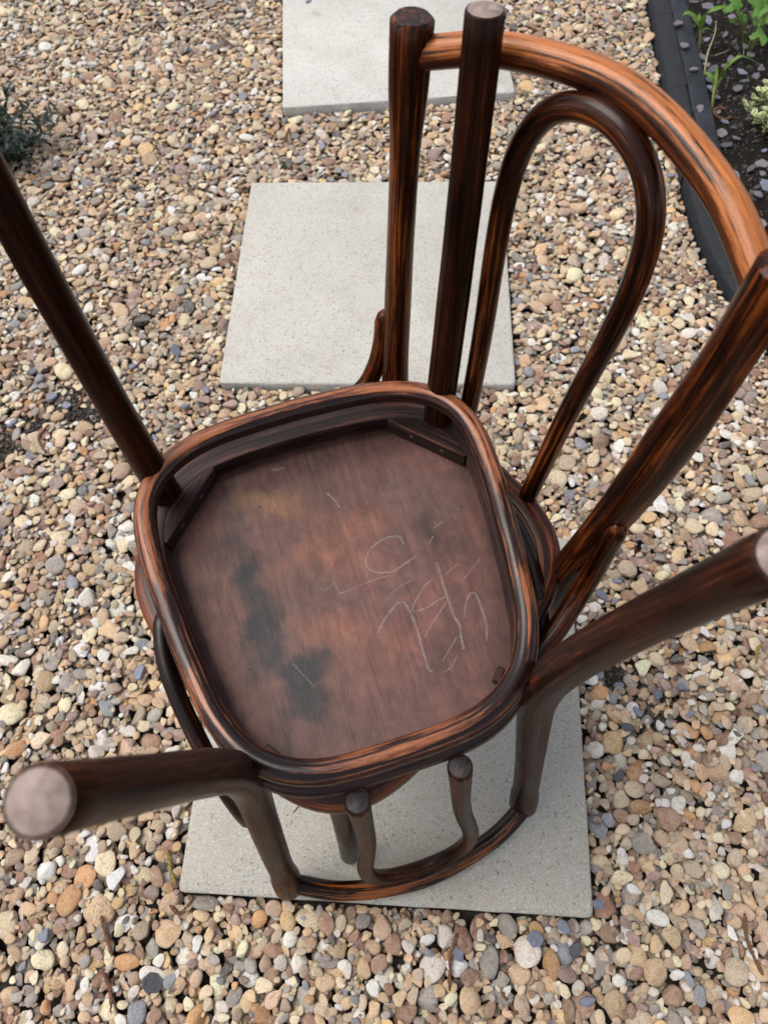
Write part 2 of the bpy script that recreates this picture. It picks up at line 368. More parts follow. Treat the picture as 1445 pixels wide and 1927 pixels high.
# ------------------------------------------------------------------ chairs
Q = {'Hs': .4562, 'dr': .0737, 'a': (.1921, .0073, .0113, -.0084, -.0137, .0012), 'lfx': .16, 'lfy': .1605, 'ffx': .1768, 'ffy': .1976, 'fbx': .0042, 'fby': -.0008,
     'lrx': .1407, 'lry': -.1599, 'rfx': .1572, 'rfy': -.2306, 'rbx': .0006, 'rby': .0051, 'sx': .1601, 'sy': -.2103, 'Ht': .8809, 'sbx': .0175, 'sby': -.0112,
     'dc': .0273, 'bc': .0484, 'uc': .0291, 'hx0': .0534, 'hy0': -.1946, 'hz0': .4306, 'hx1': .0705, 'hz1': .7708, 'hyt': .011, 'hbm': -.0016}
DU = {'sx': .0165, 'sy': -.0201, 'Ht': .0003, 'sbx': -.0132, 'sby': .0123, 'dc': -.0073, 'bc': -.0005, 'uc': .0006, 'hx0': -.0037, 'hy0': -.0129, 'hz0': .003, 'hx1': .0001, 'hz1': -.0002, 'hyt': -.0012, 'hbm': -.0031}
DA = {'lrx': -.0018, 'lry': .0066, 'rfx': -.0039, 'rfy': -.0009, 'rbx': .0009, 'rby': -.005, 'ffx': -.0121, 'ffy': .0068, 'fbx': .0016, 'fby': -.0004, 'sx': .0071}
HS = Q['Hs']
_hp = [(0, .1905), (.075, .187), (.117, .1785), (.150, .160), (.1705, .133), (.1785, .095), (.1765, .047), (.1705, 0), (.1615, -.057), (.1475, -.116), (.121, -.160), (.074, -.1855), (0, -.1905)]
_hc = catmull([P(x, y, 0) for x, y in _hp] + [P(-x, y, 0) for x, y in _hp[-2:0:-1]], 24, closed=True)
_ha = np.arctan2(_hc[:, 0], _hc[:, 1]); _ho = np.argsort(_ha); _hr = np.hypot(_hc[:, 0], _hc[:, 1])[_ho]; _ha = _ha[_ho]
def hoop_r(th):
    th = (np.asarray(th) + np.pi) % (2 * np.pi) - np.pi
    return np.interp(th, _ha, _hr, period=2 * np.pi)
def seat_curve(k, z, n=128, dy=0.0):
    th = np.linspace(0, 2 * np.pi, n, endpoint=False); r = hoop_r(th) * k
    return np.c_[r * np.sin(th), r * np.cos(th) + dy, np.full(n, z)]

def panel_colours(X, Y):
    """colour and stain map of the seat underside, chair coordinates in metres"""
    n1 = vnoise(X, Y, 14, 11, 5); n2 = vnoise(X, Y, 9, 12, 4, 3.0, .6); n3 = vnoise(X, Y, 40, 13, 4); st = vnoise(X, Y, 60, 14, 4, 4.0, .25)
    wx = X + .030 * (vnoise(X, Y, 38, 15, 5) - .5); wy = Y + .050 * (vnoise(X, Y, 34, 16, 5) - .5)
    col = np.zeros(X.shape + (3,)) + P(.112, .048, .038)
    def blob(cx, cy, rx, ry, amt, c, rot=0.0, soft=1.0):
        nonlocal col
        ca, sa = math.cos(rot), math.sin(rot); dx, dy = wx - cx, wy - cy
        u, v = (ca * dx + sa * dy) / (rx * 1.1), (-sa * dx + ca * dy) / (ry * 1.1)
        e = np.clip((1.25 - np.sqrt(u * u + v * v) + 1.0 * (n3 - .5)) / (.7 * soft), 0, 1); e = e * e * (3 - 2 * e) * amt
        col = col * (1 - e[..., None]) + np.array(c) * e[..., None]
    OR = (.185, .070, .042); DK = (.0095, .0092, .0118); TAN = (.19, .095, .042); GR = (.058, .040, .037); PU = (.050, .024, .023)
    for b in ((.028, .022, .05, .032, .55), (-.03, .055, .035, .022, .55), (.012, .048, .03, .02, .6), (.03, -.045, .035, .02, .7), (.055, -.035, .02, .03, .5), (-.03, -.075, .05, .02, .3), (.02, -.06, .02, .02, .6), (.12, .0, .018, .05, .35)):
        blob(*b[:4], b[4], OR, soft=1.5)
    blob(.0, .15, .16, .045, .45, PU, soft=1.6); blob(.075, -.02, .05, .10, .45, GR, .1, 1.8); blob(-.11, .06, .06, .07, .5, GR, soft=1.5); blob(.095, .115, .03, .03, .5, GR, soft=1.5)
    blob(.055, .122, .040, .017, .8, TAN, .45, 1.5); blob(.04, -.14, .12, .03, .45, PU, soft=1.5); blob(-.1, -.1, .06, .05, .4, PU, soft=1.6)
    blob(-.05, -.02, .05, .03, .35, GR, -.3, 1.5); blob(.02, -.0, .035, .02, .35, GR, .2, 1.4)
    for b in ((.097, .04, .017, .032, .95, .1), (.094, -.01, .019, .038, 1.0, .05), (.092, -.05, .022, .034, 1.0, .1), (.07, -.088, .026, .030, 1.0, .5), (.062, -.108, .016, .02, .8, .2), (.058, -.075, .018, .026, .6, 0), (-.103, .04, .012, .022, .55, -.3), (-.112, .02, .010, .016, .5, 0), (-.128, .0, .01, .012, .4, 0), (-.115, -.045, .008, .012, .4, 0), (.105, .075, .02, .02, .4, 0)):
        blob(b[0], b[1], b[2] * 1.15, b[3] * 1.05, b[4], DK, b[5], 1.45)
    # panel colour gets unevenly darker towards the rim
    th = np.arctan2(X, Y); rr = np.hypot(X, Y) / (hoop_r(th) * .965)
    e = np.clip((rr - .90 + .10 * (n1 - .5)) / .1, 0, 1)[..., None] * .6
    col = col * (1 - e) + P(.022, .010, .0085) * e
    col *= (.72 + .55 * n1 + .25 * (n2 - .5))[..., None]
    col *= (1 + .5 * (st - .5))[..., None]
    return np.clip(col, .004, 1)

STROKES = [[(-.0738, .0273), (-.072, .0366), (-.0627, .0401), (-.048, .0382), (-.0344, .0305), (-.0286, .021), (-.0292, .0111), (-.038, .0035), (-.0518, .0004), (-.0611, .0022), (-.071, .0059), (-.0819, .0092)],
 [(.0257, .0074), (.0234, .0023), (.0151, .0044), (.0109, .0071), (.0091, -.0021), (.0064, -.0064), (-.0136, -.0044), (-.0314, -.0026), (-.0472, -.0032)],
 [(-.0166, -.0611), (-.0263, -.0498), (-.0384, -.0405), (-.0465, -.0361), (-.0525, -.0373), (-.0554, -.0492), (-.0563, -.0666), (-.0548, -.0874), (-.0541, -.1032), (-.0537, -.1127), (-.0568, -.116)],
 [(-.1004, -.0042), (-.0989, -.025), (-.0976, -.0481), (-.0971, -.0661), (-.0988, -.0785), (-.0964, -.0904), (-.0943, -.1046)],
 [(-.0908, -.0209), (-.0805, -.0255), (-.0693, -.0352), (-.0607, -.0437), (-.0595, -.0496), (-.0722, -.0502), (-.0853, -.0466), (-.0968, -.0446)],
 [(-.0943, -.0511), (-.0805, -.0619), (-.0681, -.0722), (-.0608, -.0801)],
 [(-.1064, -.0728), (-.1143, -.0576), (-.1216, -.0497), (-.1266, -.0506), (-.1275, -.0594), (-.1268, -.0752), (-.1247, -.0894), (-.1193, -.1034)],
 [(-.1455, -.0149), (-.1321, -.0248), (-.1181, -.0334)], [(-.1215, -.0133), (-.1047, -.0208)], [(-.0927, -.089), (-.0815, -.0987), (-.0687, -.1098)],
 [(-.04, -.0251), (-.0542, -.0187), (-.0705, -.0153)], [(-.1077, .0262), (-.0998, .0196)], [(-.0111, .1154), (-.0161, .106), (-.0196, .0929)], [(-.1238, .0404), (-.1086, .0344)], [(-.0852, -.1086), (-.0754, -.1177), (-.0648, -.1201)],
 [(.0407, .165), (.0338, .1635), (.0256, .1625)], [(.075, -.063), (.066, -.082), (.060, -.094)]]
STROKE_W = [1, .6, 1.1, 1.25, .7, .7, 1.1, .8, .5, .7, .6, .7, 1.3, .5, .4, 1.7, .5]
def ribbon(pts, wd, z, seed):
    c = catmull([P(x, y, z) for x, y in pts], 8); r = random.Random(seed); V = []; F = []
    for i, p in enumerate(c):
        t = unit(c[min(i + 1, len(c) - 1)] - c[max(i - 1, 0)]); nn = P(-t[1], t[0], 0); k = wd * r.uniform(.6, 1.15) * (.5 if i in (0, len(c) - 1) else 1)
        V += [p + nn * k, p - nn * k]
    for i in range(len(c) - 1): F.append((2 * i, 2 * i + 1, 2 * i + 3, 2 * i + 2))
    return V, F

def make_chair(up):
    q0 = dict(Q)
    if up:
        for k, v in DU.items(): q0[k] += v
    root = empty('bentwood_chair')
    off = 3.3 if up else 0.0
    # seat frame (bent, rounded rectangular section) and ply panel
    dy = 0.0 if up else .010
    grow = 1.0 if up else 1.025
    sec = [(.965, -.004), (.965, -.026), (.972, -.0295), (1.0, -.030), (1.07, -.0298), (1.088, -.0275), (1.097, -.022), (1.098, -.012), (1.09, -.003), (1.075, 0), (.99, 0), (.97, -.001)]
    n = 128; V = []; W = []; F = []
    for (k, z) in sec:
        c = seat_curve(k * grow, HS + z, n, dy)
        if k > 1.02:
            thc = np.linspace(0, 2 * np.pi, n, endpoint=False); shr = 1 - .034 * np.clip(-np.cos(thc), 0, 1) ** 3 * (1 if up else 0); c[:, :2] *= (shr + (.030 * np.clip(np.cos(thc) + .35, 0, 1) if up else 0))[:, None]
        V.append(c)
        arc = np.linspace(0, 1.2, n, endpoint=False); arc = np.minimum(arc, 1.2 - arc)
        W.append(np.c_[arc + off, np.full(n, (k - 1.03) * .2), np.full(n, z)])
    m = len(sec)
    for i in range(m):
        for j in range(n): F.append((i * n + j, i * n + (j + 1) % n, ((i + 1) % m) * n + (j + 1) % n, ((i + 1) % m) * n + j))
    mesh_obj('seat_frame', np.vstack(V), F, MAT['frame_u' if up else 'frame_l'], root, wc=np.vstack(W), sharp=50)
    nr, na = (80, 240) if up else (4, 96)
    th = np.linspace(0, 2 * np.pi, na, endpoint=False); rr = (np.arange(1, nr + 1) / nr)[:, None]
    B = hoop_r(th)[None] * .968 * grow * rr; X = np.r_[0, (B * np.sin(th)).ravel()]; Y = np.r_[0, (B * np.cos(th)).ravel()] 
    V = np.vstack([np.c_[X, Y + dy, np.full(len(X), HS - .0085 )], np.c_[X[-na:], Y[-na:] + dy, np.full(na, HS - .003)], [[0, dy, HS - .003]]])
    F = [(0, 1 + j, 1 + (j + 1) % na) for j in range(na)]
    for i in range(nr - 1):
        for j in range(na): F.append((1 + i * na + j, 1 + (i + 1) * na + j, 1 + (i + 1) * na + (j + 1) % na, 1 + i * na + (j + 1) % na))
    b0 = 1 + nr * na
    for j in range(na): F.append((b0 - na + j, b0 + j, b0 + (j + 1) % na, b0 - na + (j + 1) % na)); F.append((b0 + j, len(V) - 1, b0 + (j + 1) % na))
    F = [f[::-1] for f in F]
    pan = mesh_obj('seat_panel', V, F, MAT['panel'], root, col=panel_colours(V[:, 0], V[:, 1]), sharp=40)
    if up:
        for i, (s, wd) in enumerate(zip(STROKES, STROKE_W)):
            v, f = ribbon(s, .00115 * wd, HS - .0089, i); mesh_obj('chalk_mark', v, f, MAT['chalk'], pan, smooth=False)
        for i, (x, l) in enumerate(((.022, .036), (.010, .03), (-.002, .04), (-.012, .025), (-.028, .034), (-.047, .02), (-.062, .03), (-.08, .022), (.045, .018))):
            y1 = float(hoop_r(np.arctan2(x, .18))) * .95; y1 = math.sqrt(max(y1 * y1 - x * x, .01)) - .004
            v, f = ribbon([(x, y1), (x + .001, y1 - l * .5), (x - .0005, y1 - l)], .00035, HS - .0088, 50 + i); mesh_obj('split', v, f, MAT['crack'], pan, smooth=False)
        for (x, y) in ((.0655, .1225), (.118, -.055), (-.149, .052), (.1, .16)):
            v, f, _ = sweep(np.array([(x, y, HS - .0080), (x, y, HS - .0092)]), [.0018, .0016], 10); mesh_obj('nail_head', v, f, MAT['screw'], pan, sharp=40)
        # front corner blocks
        for s in (1, -1):
            t0, t1 = (np.arctan2(.1053, .1779), np.arctan2(.1669, .0975)); T = np.linspace(t0, t1, 10) * s; r = hoop_r(T) * .966
            arc = np.c_[r * np.sin(T), r * np.cos(T)]; inner = [arc[-1] * .985, arc[0] * .985]
            poly = np.vstack([arc, inner]); k = len(poly)
            V = np.vstack([np.c_[poly, np.full(k, HS - .0310)], np.c_[poly, np.full(k, HS - .0086)]])
            F = [tuple(range(k)) if s < 0 else tuple(range(k))[::-1], tuple(range(k, 2 * k))[::-1] if s < 0 else tuple(range(k, 2 * k))]
            F += [(j, (j + 1) % k, k + (j + 1) % k, k + j) if s > 0 else (j, k + j, k + (j + 1) % k, (j + 1) % k) for j in range(k)]
            dvec = unit(poly[-1] - poly[-2]); nvec = P(-dvec[1], dvec[0])
            wcd = np.c_[V[:, :2] @ dvec + 7 * s, V[:, :2] @ nvec, V[:, 2]]
            blk = mesh_obj('corner_block', V, F, MAT['frame_u'], root, wc=wcd, sharp=30)
            mid = (inner[0] + inner[1]) / 2; out_ = -unit(mid)
            for f_ in (-.022, .018):
                p = mid + dvec * f_; p3 = P(p[0], p[1], HS - .020)
                v, f, _ = sweep(np.array([p3 - P(out_[0], out_[1], 0) * .002, p3 + P(out_[0], out_[1], 0) * .0008]), [.0030, .0028], 12); mesh_obj('screw', v, f, MAT['screw'], blk, sharp=40)
        for (x, y, a) in ((-.1165, -.141, .75), (.1145, -.1445, -.62)):
            bm = bmesh.new(); bmesh.ops.create_cube(bm, size=1); bmesh.ops.scale(bm, vec=(.008, .016, .010), verts=bm.verts); bmesh.ops.bevel(bm, geom=bm.edges[:], offset=.0012, segments=1, affect='EDGES')
            me = bpy.data.meshes.new('glue_block'); bm.to_mesh(me); bm.free(); wv = np.array([v.co[:] for v in me.vertices])[:, [1, 0, 2]] + 2
            at = me.attributes.new('wc', 'FLOAT_VECTOR', 'POINT'); at.data.foreach_set('vector', wv.astype(np.float32).ravel()); me.materials.append(MAT['frame_u'])
            o = bpy.data.objects.new('glue_block', me); COL.objects.link(o); o.parent = root; o.location = (x, y, HS - .0148); o.rotation_euler.z = a
    # round hoop under the seat that ties the legs
    c = seat_curve(1.0, HS - Q['dr'], 160, dy); rad = [.0118] * len(c)
    v, f, wv = sweep(c, rad, 20, closed=True, long_axis=P(0, 0, 1), offset=off); mesh_obj('leg_hoop', v, f, MAT['ring'], root, wc=wv)
    # legs and posts
    for s in (1, -1):
        q = dict(q0)
        if up:
            for k, dv in DA.items(): q[k] += s * dv
        if not up: q['sx'] += .006 if s > 0 else .011
        a = P(s * q['lfx'], q['lfy'], HS - .006); b = P(s * q['ffx'], q['ffy'], .0012); a0 = P(s * q['lfx'], q['lfy'], HS - .03)
        mid = (a0 + b) / 2 + P(s * q['fbx'], q['fby'], 0)
        c = np.vstack([a[None], bez([a0, mid, b], 22)]); t = np.linspace(0, 1, len(c))
        rad = np.interp(t, [0, .06, .2, .5, .9, 1], [.0172, .0172, .0165, .0155, .0145, .0143])
        v, f, wv = sweep(c, rad, 22, offset=off + 1 + s * .4, wob=.012, caps=(0, 1)); lo = mesh_obj('front_leg', v, f, MAT['leg'], root, wc=wv, sharp=45)
        a = P(s * q['lrx'], q['lry'], HS - .04); b = P(s * q['rfx'], q['rfy'], .0012); leg = bez([b, (a + b) / 2 + P(s * q['rbx'], q['rby'], 0), a], 16)
        tp = P(s * q['sx'], q['sy'], q['Ht']); post = bez([a, (a + tp) / 2 + P(s * q['sbx'], q['sby'], 0), tp], 26)
        c = np.vstack([leg, post[1:]])
        for _ in range(16):      # ease the bend where the leg turns into the post
            c[1:-1] = .5 * c[1:-1] + .25 * (c[:-2] + c[2:])
        z = c[:, 2]
        top = .0205 if up else .0172
        ra = np.interp(z, [0, .1, .36, .42, .52, .70, .80, .83, .86, .89], [.0143, .0148, .0185, .0195, .0185, .0215 if not up else .0175, .0175, top * .98, top, top])
        rb = np.interp(z, [0, .1, .36, .42, .52, .70, .78, .83, .86, .89], [.0143, .0148, .0185, .0180, .0150, .0132 if not up else .015, .0135, top * .98, top, top])
        v, f, wv = sweep(c, list(zip(ra, rb)), 24, long_axis=P(s * .82, -.57, 0), offset=off + 2 + s * .6, wob=.012, caps=(1, 1.6))
        po = mesh_obj('rear_leg_and_post', v, f, MAT['rear' if up else 'post_l'], root, wc=wv, sharp=45)
        # pale worn foot faces / dark post ends as thin discs
        if up:
            for par, pt, tdir, r in ((lo, P(s * q['ffx'], q['ffy'], 0), unit(P(s * (q['ffx'] - q['lfx']), q['ffy'] - q['lfy'], -HS)), .0137), (po, P(s * q['rfx'], q['rfy'], 0), unit(c[0] - c[3]), .0137)):
                base = pt + P(0, 0, .0012)
                v, f, _ = sweep(np.array([base - tdir * .002, base + tdir * .0006]), [r, r * .96], 22); mesh_obj('foot_face', v, f, MAT['foot'], par, sharp=60)
        # hip bracket
        hb = ([(.190, .030, -.018), (.1975, -.012, -.008), (.1955, -.052, .003), (.187, -.100, .022), (.178, -.142, .050), (.172, -.166, .084), (.170, -.176, .120)] if up else
              [(.190, .010, -.020), (.1945, -.040, -.014), (.189, -.098, -.008), (.1785, -.142, .010), (.1740, -.161, .040), (.1710, -.171, .080), (.1695, -.176, .128)])
        hb = [P(s * a_[0], a_[1], HS + a_[2]) for a_ in hb]
        c = catmull(hb, 10); rad = np.full(len(c), .0096 if up else .0112); rad[:4] = (.004, .0062, .008, .0092); rad[-3:] = (.0098, .0088, .006)
        v, f, wv = sweep(c, rad, 16, offset=off + 5 + s); mesh_obj('hip_bracket', v, f, MAT['bracket' if up else 'post_l'], root, wc=wv, sharp=60)
    q = q0
    zc = q['Ht'] - q['dc']; x, y, B, U = q['sx'], q['sy'], q['bc'], q['uc']
    xr, xl = (x, x) if up else (x + .004, x + .009)
    c = catmull([P(xr, y, zc), P(.6 * x, y - .66 * B, zc + .66 * U), P(0, y - B, zc + U), P(-.6 * x, y - .66 * B, zc + .66 * U), P(-xl, y, zc)], 16)
    v, f, wv = sweep(c, [.0132 if up else .0124] * len(c), 20, long_axis=P(0, 0, 1), offset=off + 4); mesh_obj('crest_rail', v, f, MAT['crest_u' if up else 'crest_l'], root, wc=wv, sharp=60)
    yt = y - B + q['hyt'] + .003; zt = zc + U - .0135
    if up: q['hy0'] = -.2115
    h0 = P(q['hx0'], q['hy0'], q['hz0']); h1 = P(q['hx1'], 0, q['hz1']); h1[1] = h0[1] + (yt - h0[1]) * (h1[2] - h0[2]) / (zt - h0[2])
    hm = (h0 + h1) / 2 + P(q['hbm'], 0, 0)
    h2 = P(.72 * h1[0], h1[1] + .75 * (yt - h1[1]), h1[2] + .75 * (zt - h1[2])); tp = P(0, yt, zt); fl = P(-1, 1, 1)
    c = catmull([h0, hm, h1, h2, tp, h2 * fl, h1 * fl, hm * fl, h0 * fl], 12)
    rad = np.full(len(c), .0105); 
    if up: rad[:8] = np.linspace(.0122, .0106, 8); rad[-8:] = np.linspace(.0106, .0122, 8)
    v, f, wv = sweep(c, rad, 18, long_axis=P(0, 1, 0.001), offset=off + 6); lp = mesh_obj('back_loop', v, f, MAT['rear' if up else 'loop_l'], root, wc=wv, sharp=50)
    if up:
        for e, nx in ((0, 1), (-1, -2)):
            dvec = unit(c[e] - c[nx]); v, f, _ = sweep(np.array([c[e] - dvec * .001, c[e] + dvec * .0006]), [.0117, .0112], 18); mesh_obj('loop_end', v, f, MAT['endcap'], lp, sharp=60)
    return root
lower = make_chair(False)
lower.location = (-.0268, .0306, 0); lower.rotation_euler = (0, 0, R(132.7115))
tag(lower, 'upright bentwood chair underneath, its amber arched back with inner loop rising at right', 'chair', 'stacked bentwood chairs')
upper = make_chair(True)
upper.matrix_world = Matrix.Translation((-.0423, .0002, 2 * HS + .0015)) @ Matrix.Rotation(R(20.8347), 4, 'Z') @ Matrix.Rotation(math.pi, 4, 'Y')
tag(upper, 'bentwood chair upside down on top, dark seat underside with chalk scrawl facing up', 'chair', 'stacked bentwood chairs')

# ------------------------------------------------------------------ gravel: stones dropped one by one on a height field
GX0, GX1, GY0, GY1, GS = -1.75, 1.0, -.95, 2.45, .002
gnx, gny = int((GX1 - GX0) / GS), int((GY1 - GY0) / GS)
gx = GX0 + (np.arange(gnx) + .5) * GS; gy = GY0 + (np.arange(gny) + .5) * GS
GXX, GYY = np.meshgrid(gx, gy, indexing='ij')
Hf = -.033 + .005 * (vnoise(GXX, GYY, 18, 3) - .5)
for x, y, rz, z, _ in SLABS:
    ca, sa = math.cos(R(rz)), math.sin(R(rz)); u = ca * (GXX - x) + sa * (GYY - y); v = -sa * (GXX - x) + ca * (GYY - y)
    Hf[(np.abs(u) < S / 2) & (np.abs(v) < S / 2)] = .03
Hf[GXX > .611 + koff(GYY)] = .05
TG = -.0125 + .012 * (vnoise(GXX, GYY, 5, 21, 3) - .5) - .005 * np.clip((GYY - 1.1) / .4, 0, 1)
PN = vnoise(GXX, GYY, 22, 31, 3) - .5
for px, py, rr_ in ((-.70, .57, .075), (-.62, .545, .06), (-.80, .50, .05), (-.77, .42, .04), (-.50, .50, .03), (.60, .26, .05), (.59, .17, .035), (.40, .03, .045), (.43, -.015, .04), (.37, .06, .03), (.28, -.335, .035), (.30, -.37, .03), (-.55, -.43, .03)):
    dd = np.hypot(GXX - px, GYY - py) + .05 * PN
    TG -= np.clip(1.35 - dd / rr_, 0, 1) * .0145
PALETTE = [((.52, .365, .225), .18), ((.43, .345, .25), .15), ((.67, .54, .37), .17), ((.70, .645, .575), .12), ((.28, .17, .115), .085), ((.29, .16, .11), .045),
           ((.49, .265, .12), .024), ((.58, .395, .20), .03), ((.30, .275, .25), .10), ((.31, .215, .19), .055), ((.09, .085, .082), .018), ((.21, .22, .25), .022), ((.49, .345, .245), .06)]
pw = np.array([p[1] for p in PALETTE]); pw /= pw.sum(); pc = np.array([p[0] for p in PALETTE])
stones = []
def drop_all(N, lo, hi, med, jit, at=None):
    a_ = np.clip(np.exp(rng.normal(math.log(med), .40, N)), lo, hi)
    xs = rng.uniform(GX0 + .02, GX1 - .05, N); ys = rng.uniform(GY0 + .02, GY1 - .02, N)
    if at is not None: xs, ys = at
    keep = xs > -(.60 + .34 * (ys + .47)) - .22       # left limit follows the picture's reach plus a margin
    keep &= xs < .62 + .16 * (ys + .47) + .14
    el = rng.uniform(.58, .95, N); fl = rng.uniform(.32, .70, N); yaw = rng.uniform(0, math.pi, N)
    jx = rng.normal(0, .007, (N, jit)); jy = rng.normal(0, .007, (N, jit))
    for i in range(N):
        if not keep[i]: continue
        x, y = xs[i], ys[i]
        if TG[min(max(int((x - GX0) / GS), 0), gnx - 1), min(max(int((y - GY0) / GS), 0), gny - 1)] < Hf[min(max(int((x - GX0) / GS), 0), gnx - 1), min(max(int((y - GY0) / GS), 0), gny - 1)]: continue
        a = a_[i]; b = a * el[i]; c = b * fl[i]
        k = int(a / GS) + 1; o = np.arange(-k, k + 1) * GS
        ca, sa = math.cos(yaw[i]), math.sin(yaw[i])
        ox, oy = o[:, None], o[None, :]
        rho = ((ca * ox + sa * oy) / a) ** 2 + ((-sa * ox + ca * oy) / b) ** 2
        msk = rho < .92; cap = c * np.sqrt(np.maximum(1 - rho, 0))
        best = None
        for j in range(jit):
            ix = int((x + jx[i, j] - GX0) / GS); iy = int((y + jy[i, j] - GY0) / GS)
            if ix - k < 0 or iy - k < 0 or ix + k + 1 > gnx or iy + k + 1 > gny: continue
            hw = Hf[ix - k:ix + k + 1, iy - k:iy + k + 1]
            zz = (hw + cap)[msk].max()
            if best is None or zz < best[0]: best = (zz, ix, iy)
        if best is None: continue
        zz, ix, iy = best
        if zz > TG[ix, iy]: continue
        hw = Hf[ix - k:ix + k + 1, iy - k:iy + k + 1]
        gxs = (hw[-1].mean() - hw[0].mean()) / (2 * k * GS); gys = (hw[:, -1].mean() - hw[:, 0].mean()) / (2 * k * GS)
        np.maximum(hw, np.where(msk, zz + cap * .9 , -1), out=hw)
        stones.append((gx[ix], gy[iy], zz - .0006, a, b, c, yaw[i], float(np.clip(gys, -.5, .5)), float(np.clip(-gxs, -.5, .5))))
drop_all(22000, .0060, .020, .0106, 2)
drop_all(50000, .0045, .0180, .0096, 3)
def fill_holes(N, depth, lo, hi, med):
    hx, hy = np.nonzero((Hf < TG - depth) & INVIEW); pk = rng.integers(0, len(hx), N)
    drop_all(N, lo, hi, med, 1, (gx[hx[pk]], gy[hy[pk]]))
INVIEW = (GXX > -(.60 + .34 * (GYY + .47)) - .15) & (GXX < .62 + .16 * (GYY + .47) + .08) & (GYY > -.75) & (GYY < 2.2)
TG += .003
fill_holes(26000, .009, .0040, .0150, .0080)
fill_holes(26000, .010, .0028, .0095, .0062)
fill_holes(16000, .011, .0025, .0075, .0048)
ST = np.array(stones); NS = len(ST)
print('gravel stones', NS)

def stone_protos():
    coll = bpy.data.collections.new('stone_shapes'); r = np.random.default_rng(4)
    for i in range(26):
        bm = bmesh.new(); bmesh.ops.create_icosphere(bm, subdivisions=3, radius=1.0)
        V = np.array([v.co[:] for v in bm.verts])
        ang = min(i % 4, 2)
        if ang:
            npl = r.integers(6, 10); Nn = r.normal(size=(npl, 3)); Nn /= np.linalg.norm(Nn, axis=1)[:, None]; dd = r.uniform(.42, .82, npl); sh_k = (16, 34, 90)[ang]
            dots = V @ Nn.T; sc_ = np.where(dots > 1e-3, dd / np.maximum(dots, 1e-3), 9).T
            k = np.minimum(sc_.min(axis=0), 1.02); kk = -np.log(np.exp(-np.minimum(sc_, 4) * sh_k).sum(axis=0) + np.exp(-sh_k * 1.02)) / sh_k
            V = V * np.clip(kk, .4, 1.05)[:, None] * 1.12
        else:
            e = r.uniform(.75, 1.0); V = np.sign(V) * np.abs(V) ** e
            V = V / np.linalg.norm(V, axis=1).mean()
        ph = r.uniform(0, 6, 9); fq = r.uniform(1.2, 2.6, (3, 3))
        am = .05 if ang else .10
        lump = sum(np.sin(V @ fq[j] + ph[j]) for j in range(3)) * am * .6
        fine = np.sin(V @ (fq[0] * 4.1) + ph[4]) * np.sin(V @ (fq[1] * 4.7) + ph[5]) * (.022 if ang else .008)
        V = V * (1 + lump + fine)[:, None]
        V /= (.5 * (V.max(axis=0) - V.min(axis=0))) * .97; V -= .5 * (V.max(axis=0) + V.min(axis=0))
        for v, p in zip(bm.verts, V): v.co = p
        me = bpy.data.meshes.new('stone_shape'); bm.to_mesh(me); bm.free(); me.shade_smooth(); me.materials.append(STONE)
        coll.objects.link(bpy.data.objects.new('stone_shape_%02d' % i, me))
    return coll
def stone_mat():
    k = M('flint_gravel'); c = k.attr('pcol', 'INSTANCER').outputs['Color']
    rnd = k.n('ShaderNodeObjectInfo').outputs['Random']; tc = k.n('ShaderNodeTexCoord').outputs['Object']
    cb = k.n('ShaderNodeCombineXYZ'); 
    for j, f in enumerate((91.0, 57.0, 33.0)): k.l(k.math('MULTIPLY', rnd, f), cb.inputs[j])
    ad = k.n('ShaderNodeVectorMath', operation='ADD'); k.l(tc, ad.inputs[0]); k.l(cb.outputs[0], ad.inputs[1]); v = ad.outputs[0]
    n1 = k.noise(v, 1.3, 4, .6, .6); n2 = k.noise(v, 7, 4, .65); n3 = k.noise(k.mapping(v, (1.5, 1.5, 6)), 1.6, 4, .6, 1.0)
    cc = k.mix(k.ramp(n1, [(.40, 0), (.62, .6)]), c, k.mix(.5, c, (.70, .57, .46)))
    cc = k.mix(k.ramp(n3, [(.50, 0), (.64, .6)]), cc, k.mix(1.0, c, (.58, .44, .35), 'MULTIPLY'))
    cc = k.mix(k.ramp(n2, [(.54, 0), (.70, .5)]), cc, k.mix(1.0, c, (.50, .42, .38), 'MULTIPLY'))
    k.l(cc, k.b.inputs['Base Color']); k.l(k.ramp(n1, [(.3, .50), (.7, .78)]), k.b.inputs['Roughness'])
    k.b.inputs['Specular IOR Level'].default_value = .4
    k.bump(k.math('ADD', n2, k.math('MULTIPLY', n1, .5)), .6, .16); return k.m
STONE = stone_mat()
PROTO = stone_protos()

